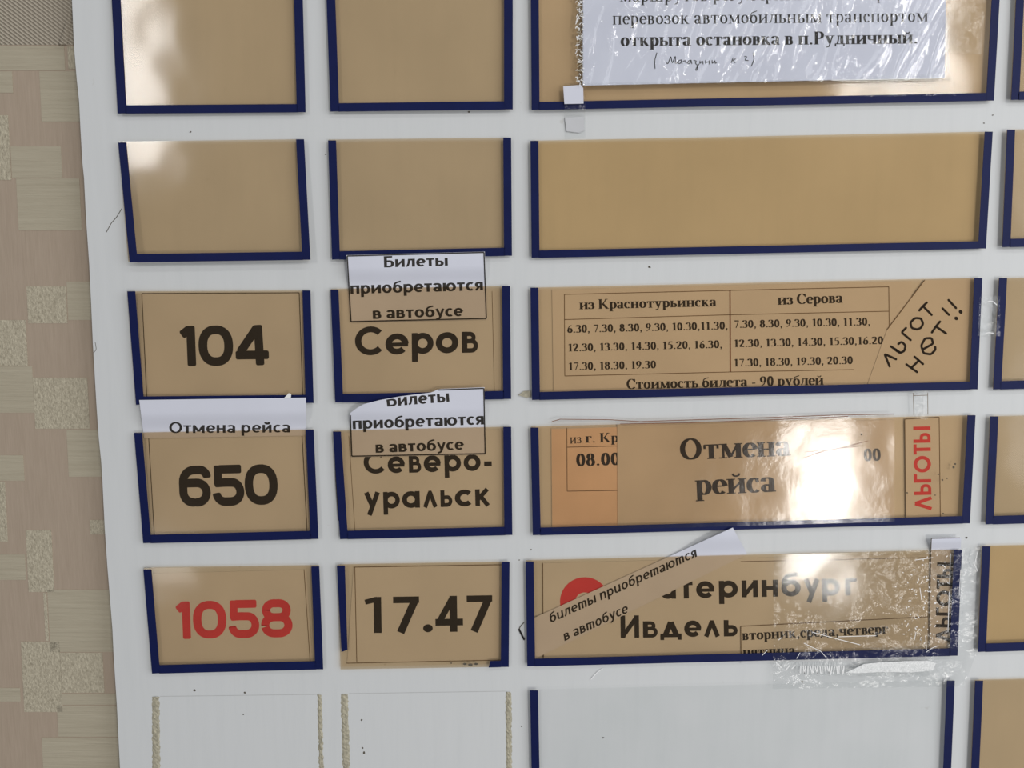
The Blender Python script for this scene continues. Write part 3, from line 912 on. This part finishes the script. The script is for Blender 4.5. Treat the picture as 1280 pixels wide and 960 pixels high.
# two-column timetable
c = card('timetable_sheet', 'timetable sheet in two columns headed из Краснотурьинска and из Серова', [(690, 362), (1140, 351), (1136, 490), (692, 497)], D_CARD)
dd = D_CARD + INK
rules('table_rule', [[(706, 470), (705.5, 368), (912.5, 363), (1111, 358.5), (1111.5, 408)], [(705.5, 399.5), (912, 393.5), (1111, 389)], [(706, 470), (912, 465), (1067, 462)]], .9, dd, M['brownink'], c)
rules('table_rule', [[(912.5, 363), (913, 465)]], 1.7, dd, M['scratch'], c)
rows = [('из Краснотурьинска', (724.5, 386.6), (895.5, 382.8), 12), ('6.30, 7.30, 8.30, 9.30, 10.30,11.30,', (709, 416), (910, 411.5), 9.8), ('12.30, 13.30, 14.30, 15.20, 16.30,', (710, 439.3), (903, 434.8), 9.8),
        ('17.30, 18.30, 19.30', (710.5, 462.8), (820, 460.2), 9.8), ('из Серова', (972.5, 381), (1053.5, 378.4), 13), ('7.30, 8.30, 9.30, 10.30, 11.30,', (917.5, 410), (1088, 406.5), 9.8),
        ('12.30, 13.30, 14.30, 15.30,16.20', (917.5, 434), (1104, 430), 9.8), ('17.30, 18.30, 19.30, 20.30', (917.5, 458.2), (1066, 454.8), 9.8),
        ('Стоимость билета - 90 рублей', (783.5, 486.4), (1029.5, 481), 12.6)]
for s, a, b, h in rows:
    text(s, 'bold', a, b, h, dd, M['ink'], c, 'printed_line')
c = card('handwritten_card', 'cut card with ЛЬГОТ НЕТ !! handwritten in black marker', [(1156, 350), (1219, 348), (1214, 484), (1082, 487), (1109, 412)], D_CARD2)
K = lambda L: [[(960 + p[0] / 4, 300 + p[1] / 4) for p in s] for s in L]
pen('handwriting', K([[(608, 632), (583, 570), (640, 596)], [(614, 532), (645, 552), (660, 562)], [(632, 546), (660, 565), (682, 555), (688, 528), (668, 508), (652, 520)], [(713, 500), (668, 462), (690, 440)],
                      [(745, 447), (718, 440), (712, 412), (735, 390), (765, 392), (776, 418), (765, 440), (745, 447)], [(757, 352), (776, 330), (794, 313)], [(776, 332), (818, 374)],
                      [(692, 622), (745, 660)], [(733, 584), (775, 620)], [(716, 640), (755, 602)],
                      [(778, 545), (826, 518), (818, 490), (785, 492), (766, 528), (778, 566), (815, 572), (838, 548), (836, 535)],
                      [(820, 462), (840, 432), (860, 408)], [(842, 434), (890, 467)], [(873, 342), (905, 374)], [(903, 300), (940, 340)]]), 2.9, D_CARD2 + INK, M['pen'], c)
pen('handwriting', K([[(940, 391), (943, 393)], [(962, 358), (965, 361)]]), 4.2, D_CARD2 + INK, M['pen'], c)
rules('cut_edge', [[(1156, 350), (1109, 412)]], .9, D_CARD2 + INK, M['brownink'], c)

# fourth wide pocket
c = card('timetable_sheet', 'timetable sheet with an aged orange end reading из г. Кр and 08.00, half covered', [(689, 535.5), (1118, 524.5), (1118, 652), (690, 664)], D_CARD)
slab('aged_area', [(689.5, 536.5), (775, 534), (775, 661), (690.5, 663)], D_CARD, D_CARD + .00003, M['oldcard'], c)['label'] = 'aged orange end of the sheet'
dd = D_CARD + INK
rules('table_rule', [[(708.5, 535), (709, 614), (772, 613)], [(708.5, 559), (772, 557.5)]], .9, dd, M['brownink'], c)
text('из', 'reg', (712.5, 554.6), (727, 554), 11.5, dd, M['ink'], c, 'printed_line')
text('г. Краснотурьинска', 'bold', (732, 553.3), (902, 550), 11.6, dd, M['ink'], c, 'printed_line')
text('08.00', 'bold', (720.5, 582.6), (775, 581), 15.8, dd, M['ink'], c, 'printed_line')
text('00', 'bold', (1080, 576.3), (1101, 575.6), 15.5, dd, M['ink'], c, 'printed_line')
c = card('notice_card', 'pale card reading Отмена рейса in black serif letters', [(771.5, 530), (1066, 524), (1066, 652), (772, 660)], D_CARD2)
text('Отмена', 'bold', (850.5, 575), (988.5, 569.5), 26.5, D_CARD2 + INK, M['ink'], c, 'printed_line')
text('рейса', 'bold', (870, 619), (970, 614.5), 27, D_CARD2 + INK, M['ink'], c, 'printed_line')
c = card('concession_card', 'upright card with ЛЬГОТЫ in red letters', [(1131, 524), (1174, 521), (1175.5, 650), (1132.5, 652)], D_CARD2)
rules('card_edge', [[(1132.5, 648), (1131, 524), (1174, 521.5), (1175.5, 648)]], .9, D_CARD2 + INK, M['brownink'], c)
text('ЛЬГОТЫ', 'geo', (1164.5, 638), (1163, 533), 21.5, D_CARD2 + INK, M['redink'], c, 'printed_word', up=(-1, 0.02))
pen('brown_scratch', [[(1003, 573), (1030, 564), (1055, 559), (1078, 553)], [(1005, 565), (1040, 562), (1078, 557)], [(1020, 566), (1052, 560), (1085, 551)], [(1048, 557), (1058, 562)]], .7, A1 + .0003, M['scratch'], POCK['34'])
for (x, y, r) in [(1192, 584, 1.6), (1194, 580, 1.2), (1178, 600, 1.2), (1173, 593, 1.0), (1169, 619, .8), (1179, 642, 1.0), (1134, 616, 1.0), (1184, 598, .8), (1077, 543, 1.3)]:
    slab('dirt_speck', [(x + cos(2 * pi * k / 6) * r, y + sin(2 * pi * k / 6) * r) for k in range(6)], A1, A1 + .0002, M['dirt'], POCK['34'])

# fifth wide pocket
c = card('destination_card', 'card with a red ring, part of Екатеринбург, and Ивдель', [(678.5, 704), (1165, 692), (1160, 826), (680, 830)], D_CARD)
dd = D_CARD + INK
rules('card_edge', [[(679, 826), (678.5, 704)], [(926, 702), (1160, 697)]], .8, dd, M['brownink'], c)
V, FC = [], []
ribbon(V, FC, [(731 + 21.5 * cos(radians(a)), 752 - 21 * sin(radians(a))) for a in range(-20, 330, 10)], lambda d: 19, False, 'b')
mesh('red_ring', [P(x, y, dd) for x, y in V], FC, M['redink'], c)
text('атеринбург', 'geo', (825, 748.8), (1071, 743.8), 29, dd, M['ink'], c, 'printed_word', spans=[(825, 845), (850, 866), (870.5, 893), (899, 922.5), (927.5, 947.5), (952.5, 972.5), (977, 1001), (1005, 1025), (1028, 1050), (1057, 1071)])
text('Ивдель', 'geo', (776, 797.5), (922.5, 795.3), 28, dd, M['ink'], c, 'printed_word', spans=[(776, 799), (804, 822.5), (825.5, 852), (855.5, 876.5), (880, 900), (905, 922.5)])
c = card('weekday_slip', 'small slip reading вторник,среда,четверг in serif type', [(926, 783), (1160, 770.5), (1160, 824), (926, 829)], D_CARD2)
rules('card_edge', [[(926.5, 826), (926, 783), (1160, 771)]], .9, D_CARD2 + INK, M['brownink'], c)
text('вторник,среда,четверг', 'bold', (928, 800.3), (1110, 792), 12.6, D_CARD2 + INK, M['ink'], c, 'printed_line')
text('пятница', 'bold', (929, 821.5), (994, 819), 13, D_CARD2 + INK, M['ink'], c, 'printed_line')


# ------------------------------------------------------------------ papers tucked behind the sheets and leaning out over their top edges
def tuck(edge, out, rise=16.0, inside=D_LOOSE):
    """depth of a paper that is behind the sheet below the line edge(px) and comes forward above it"""
    def d(x, y):
        k = (edge(x) - 1.0 - y) / rise
        k = min(1, max(0, k))
        k = k * k * (3 - 2 * k)
        return inside + (out - inside) * k
    return d


def over(f, dz=INK):
    return lambda x, y: f(x, y) + dz


edge23 = lambda x: 361 - (x - 413) * .0156
d1 = tuck(edge23, .0048, 26)
q = [(433, 319), (606, 314.5), (609, 399), (438, 403)]
p = tag(sheet('paper_slip', q, 12, 60, d1, M['paper']), 'white slip reading Билеты приобретаются в автобусе, square-topped, above the word Серов', 'paper')
rules('printed_border', [[(434, 320), (605, 315.5), (608, 398), (438.8, 402), (434, 320)]], 1.5, over(d1, .00015), M['ink'], p)
sans('Билеты', (480, 334.3), (560, 332), 14, over(d1), M['ink'], p, 'printed_line')
sans('приобретаются', (438, 367.5), (604, 362.8), 15, over(d1), M['ink'], p, 'printed_line')
sans('в автобусе', (466, 398.6), (578.5, 395), 14.5, over(d1), M['ink'], p, 'printed_line')

edge24 = lambda x: 538.5 - (x - 416) * .0224
TOP = [(437, 517), (444.5, 511), (455, 505), (475, 500), (500, 495.5), (540, 490.5), (548, 486.3), (606, 484)]


def topline(x):
    if x <= TOP[0][0]:
        return TOP[0][1]
    for (ax, ay), (bx, by) in zip(TOP, TOP[1:]):
        if x <= bx:
            return ay + (by - ay) * (x - ax) / (bx - ax)
    return TOP[-1][1]


d2a = tuck(edge24, .0042, 24)
d2 = lambda x, y: d2a(x, y) + .0016 * max(0, min(1, (525 - y) / 30)) * max(0, min(1, (560 - x) / 100))
q = [(437.5, 484), (605.5, 484), (607.5, 568), (439, 571.5)]
p = tag(sheet('paper_slip', q, 40, 60, d2, M['paper'], top=topline), 'white slip reading Билеты приобретаются в автобусе with a torn curling top', 'paper')
rules('printed_border', [[(438, 519), (439.8, 570.3), (606.5, 567), (604.8, 485.5), (548, 487.5)]], 1.5, over(d2, .00015), M['ink'], p)
sans('Билеты', (484, 508.3), (562, 502), 15, over(d2), M['ink'], p, 'printed_line', clip=lambda x: topline(x) + 1)
sans('приобретаются', (441, 536.5), (605, 530.5), 15, over(d2), M['ink'], p, 'printed_line')
sans('в автобусе', (469.5, 566), (579.5, 562), 14.5, over(d2), M['ink'], p, 'printed_line')

edge14 = lambda x: 541 - (x - 167) * .0178
d3 = tuck(edge14, .0048, 24)
q = [(174, 500), (382.5, 497), (383, 544.5), (180, 548)]
p = tag(sheet('paper_slip', q, 12, 20, d3, M['paper']), 'white slip reading Отмена рейса above the number 650', 'paper')
sans('Отмена рейса', (211.5, 541.5), (363, 540.5), 14, over(d3), M['ink'], p, 'printed_line', style='sansr')
slab('torn_corner', [(355, 497.5), (361, 491.5), (364, 492.5), (363.5, 497.3)], .0050, .0052, M['edge'], p)

edge35 = lambda x: 701 - (x - 657) * .0247
d4 = tuck(edge35, .0046, 26)
q = [(664, 774), (916, 659.5), (934, 692.5), (664, 826)]
p = tag(sheet('paper_strip', q, 60, 12, d4, M['paper']), 'slanting paper strip with italic билеты приобретаются в автобусе', 'paper')
sans('билеты приобретаются', (688, 779), (871.5, 695.5), 12.5, over(d4), M['ink'], p, 'printed_line', style='italic', shear=.22)
sans('в автобусе', (705.5, 801.5), (785.5, 765.5), 12.5, over(d4), M['ink'], p, 'printed_line', style='italic', shear=.22)

d5 = tuck(edge35, .0036, 12)
q = [(1164, 672.5), (1201.5, 672), (1196, 815), (1160, 817)]
p = tag(sheet('paper_strip', q, 6, 40, d5, M['paper']), 'upright paper strip with ЛЬГОТЫ in black, rising above its pocket', 'paper')
rules('strip_edge', [[(1161, 815), (1163.6, 690), (1164.3, 673), (1200, 672.3)]], 1.0, over(d5), M['dirt'], p)
text('ЛЬГОТЫ', 'geo', (1189, 803), (1191.5, 703.5), 20, over(d5), M['ink'], p, 'printed_word', up=(-1, -.02))

# ------------------------------------------------------------------ notice in its plastic sleeve, over the top pocket
DN = .0042
q = [(728.5, -120), (1184, -120), (1181, 97), (728.5, 107)]
p = tag(slab('notice_sheet', q, DN - .0002, DN, M['paper']), 'white notice sheet about перевозок автомобильным транспортом, with a handwritten note', 'notice')
text('маршрутов регулярных пассажирских', 'reg', (775, 2.3), (1152, -1.5), 16, DN + INK, M['ink'], p, 'printed_line')
text('перевозок автомобильным транспортом', 'reg', (765.5, 30.8), (1160, 27.2), 16, DN + INK, M['ink'], p, 'printed_line')
text('открыта остановка в п.Рудничный.', 'bold', (776, 57.8), (1147, 54.3), 16, DN + INK, M['ink'], p, 'printed_line')
K = lambda L: [[(720 + a[0] / 5.82, a[1] / 5.82) for a in s] for s in L]
pen('handwritten_note', K([[(588, 385), (572, 440), (575, 498)], [(655, 455), (668, 468), (690, 408), (700, 462), (724, 405), (722, 464), (738, 455)], [(768, 436), (745, 440), (742, 463), (762, 462), (768, 436), (772, 465)],
                           [(780, 446), (800, 438), (796, 462), (808, 458)], [(838, 438), (815, 443), (812, 464), (832, 460), (838, 438), (842, 464)], [(858, 440), (880, 444), (864, 460), (886, 474), (882, 512), (866, 510), (895, 466)],
                           [(902, 444), (900, 466), (922, 440), (924, 466)], [(942, 440), (942, 466), (944, 454), (968, 450), (972, 436), (968, 466)], [(990, 440), (990, 466), (1012, 436), (1010, 466), (1022, 455)],
                           [(1142, 422), (1130, 456)], [(1160, 428), (1138, 442), (1158, 456)], [(1226, 412), (1246, 410), (1226, 440), (1252, 440)], [(1288, 386), (1296, 430), (1276, 480)]]), 1.0, DN + INK, M['pen'], p)


def wr(s, t):
    x, y = s * 9, t * 4
    h = .0006
    for k, (fx, fy, sh, amp) in enumerate(((1.3, .42, .5, .0014), (2.7, .8, 1.2, .0009), (5.5, 1.5, 2.0, .00022))):
        a = noise.noise(Vector((x * fx + y * sh, y * fy, 3.1 + 5 * k)))
        h += amp * max(0, 1 - abs(a) * 5) ** 1.5
    return h + .0003 * noise.noise(Vector((x * .8, y * .6, 8.7)))


q = [(726, -120), (1188, -120), (1186, 100), (729, 107.5)]
sl = tag(sheet('plastic_sleeve', q, 300, 110, .0046, M['sleeve'], None, .00006, warp=wr), 'wrinkled clear plastic sleeve over the white notice', 'sleeve')


def crumple(amp, k, seed, kx=1.0, ky=1.0):
    def f(s, t):
        v = Vector((s * k * kx, t * k * ky, seed))
        return amp * (1 + noise.noise(v) + .6 * noise.noise(v * 2.3) + .35 * noise.noise(v * 5.1))
    return f


sheet('side_seam', [(719.5, -120), (729, -120), (730, 107), (722, 106)], 8, 200, .0046, M['crinkle'], sl, .00005, warp=crumple(.0006, 60, 1.7, .08, 1))
sheet('bottom_seam', [(729, 104), (1187, 97), (1187, 100.5), (729, 107.6)], 120, 3, .0047, M['crinkle'], sl, .00005, warp=crumple(.0003, 20, 4.4, 1, .1))
spk = []
for k in range(150):                        # sparkle of the crumpled side seam, painted as white strokes
    x, y = random.uniform(720.5, 729), random.uniform(-100, 105)
    a, l = random.uniform(0, pi), random.uniform(1.2, 4.5)
    x2, y2 = min(730, max(719.5, x + l * cos(a))), y + l * sin(a)
    spk.append([(x, y), (x2, y2)])
pen('seam_sparkle', spk, .9, .0056, M['edge'], sl)
spk = [[(random.uniform(720, 729),) * 1 + (y,), (random.uniform(720, 729), y + random.uniform(1, 4))] for y in range(-100, 104, 4)]
pen('seam_sparkle', spk, .8, .0055, M['glue'], sl)  # tan strokes of the same painted seam sparkle
pen('seam_sparkle', [[(1040, 100.2), (1100, 99.3), (1180, 97.6)], [(1183, 20), (1184, 60), (1186, 92)], [(1130, 99), (1137, 99.3)]], .9, .0056, M['edge'], sl)  # glints along the sleeve's edges, painted white
# adhesive film that fixes the sleeve to the pocket
tp = tag(sheet('clear_tape', [(1076, 96), (1190, 92), (1194, 119), (1075, 121)], 60, 14, .0048, M['film'], None, .00005, warp=crumple(.00008, 8, 9.1)), 'clear tape under the lower right corner of the plastic-covered notice', 'tape')
tp = tag(sheet('clear_tape', [(1184, -60), (1236, -60), (1226, 68), (1186, 66)], 40, 60, .0034, M['film'], None, .00005, warp=crumple(.0002, 7, 6.1)), 'ragged clear tape along the right of the plastic-covered notice', 'tape')
t2 = tag(empty('clear_tape', P(717, 140, .004), None, None), 'clear tape with a white paper scrap at the notice\'s lower left corner', 'tape')
sheet('tape_film', [(705, 104), (731, 103), (732, 172), (706, 174)], 20, 40, lambda x, y: .0038 if y < 138 else .0038 - .0034 * min(1, (y - 138) / 8), M['film'], t2, .00004)
slab('paper_scrap', [(704, 108), (726, 106), (729, 110), (729.5, 129.5), (705.5, 130)], .0042, .0044, M['paper'], t2)
slab('paper_scrap', [(706, 147), (730, 145.5), (730.5, 163), (724, 166), (708, 164)], .0006, .0008, plain('greyish_scrap', (206, 207, 210), .6, .3), t2)

# thin tape between the third and fourth wide pockets
t3 = tag(slab('clear_tape', [(1141.5, 488), (1160, 487.6), (1160, 524), (1142.5, 524)], .0031, .00315, M['film']), 'narrow clear tape bridging the timetable pocket and the red ЛЬГОТЫ pocket', 'tape')
rules('tape_edge', [[(1141.5, 491), (1142.3, 519)], [(1159.6, 491), (1159.8, 518)], [(1141.5, 494.5), (1160, 494)]], .7, .0032, M['brownink'], t3)
# film on the fourth wide pocket, its edge standing above the sheet
t4 = tag(sheet('clear_film', [(689, 525), (1118, 517), (1118, 652), (690, 664)], 40, 16, .0031, M['film_brown'], None, .00004, warp=crumple(.00006, 4, 2.2)), 'clear film laid over the orange sheet and Отмена рейса card', 'film')
rules('film_edge', [[(690, 527), (700, 524), (760, 524.5), (800, 527), (860, 525), (960, 522), (1040, 519), (1118, 517.5)], [(775, 530), (860, 528.5), (960, 525), (1060, 520.5)]], .9, .0034, M['scratch'], t4)
# wide crinkled film over the end of the fifth pocket
t5 = tag(empty('packing_film', P(1170, 770, .004), None, None), 'crinkled clear packing film over the right end of the slanting-strip pocket', 'film')
cw = crumple(.00026, 20, 5.5, 1.3, .8)
sheet('film_sheet', [(968, 694), (1226, 684), (1219, 822), (966, 831)], 170, 100, .0037, M['film'], t5, .00004, warp=lambda s, t: cw(s, t) * (.22 + .78 * min(1, max(0, (s - .5) * 5))))
sheet('film_flap', [(966, 831), (1218, 822), (1205, 858), (966, 861)], 120, 20, .0034, M['film'], t5, .00004, warp=crumple(.00016, 14, 7.7, 2.2, .7))
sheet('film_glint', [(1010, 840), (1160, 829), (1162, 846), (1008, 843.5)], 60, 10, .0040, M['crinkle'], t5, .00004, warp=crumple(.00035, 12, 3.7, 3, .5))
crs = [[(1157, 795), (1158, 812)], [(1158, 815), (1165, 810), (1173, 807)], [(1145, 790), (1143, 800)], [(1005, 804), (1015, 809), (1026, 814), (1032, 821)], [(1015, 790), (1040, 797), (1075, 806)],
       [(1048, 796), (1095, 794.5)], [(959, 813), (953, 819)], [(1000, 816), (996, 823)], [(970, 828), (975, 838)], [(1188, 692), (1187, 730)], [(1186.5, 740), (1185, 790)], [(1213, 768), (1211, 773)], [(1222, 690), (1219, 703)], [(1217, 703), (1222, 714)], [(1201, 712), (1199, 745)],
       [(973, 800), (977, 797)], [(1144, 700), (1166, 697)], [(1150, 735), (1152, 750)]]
pen('film_crease_glint', crs, .7, .0043, M['edge'], t5)  # highlights on the film's creases, painted as white lines
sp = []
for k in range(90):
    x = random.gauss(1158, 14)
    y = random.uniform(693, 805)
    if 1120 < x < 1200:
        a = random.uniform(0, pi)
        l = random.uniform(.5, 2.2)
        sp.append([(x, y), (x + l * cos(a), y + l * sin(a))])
glint_outline = [(1057, 841), (1068, 836), (1080, 830), (1100, 828), (1130, 826.5), (1160, 826), (1170, 829), (1166, 838), (1140, 840.5), (1100, 840), (1075, 841.5)]
slab('milky_glint_patch', glint_outline, .0043, .00435, M['milky_glint'], t5)  # bright reflection on the flap, painted as an opaque milky patch
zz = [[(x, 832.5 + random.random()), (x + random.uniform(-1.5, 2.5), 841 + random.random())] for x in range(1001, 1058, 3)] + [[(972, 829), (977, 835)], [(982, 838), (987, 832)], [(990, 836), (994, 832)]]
pen('film_crease_glint', zz, 1.1, .0043, M['edge'], t5)  # zigzag glints of the flap, painted white
pen('film_crease_glint', sp, .9, .0043, M['edge'], t5)  # scattered sparkle on the film, painted as white flecks
t6 = tag(sheet('clear_tape', [(1224, 372), (1250, 370), (1250, 420), (1222, 420)], 16, 20, .0036, M['film'], None, .00004, warp=crumple(.0002, 6, 1.5)), 'clear tape across the gap right of the ЛЬГОТ НЕТ card', 'tape')
pen('film_crease_glint', [[(1235, 377), (1240, 376), (1246, 381)], [(1232, 417), (1236, 415.5), (1242, 417)]], 1.0, .0043, M['edge'], t6)  # crease highlights on this tape, painted white
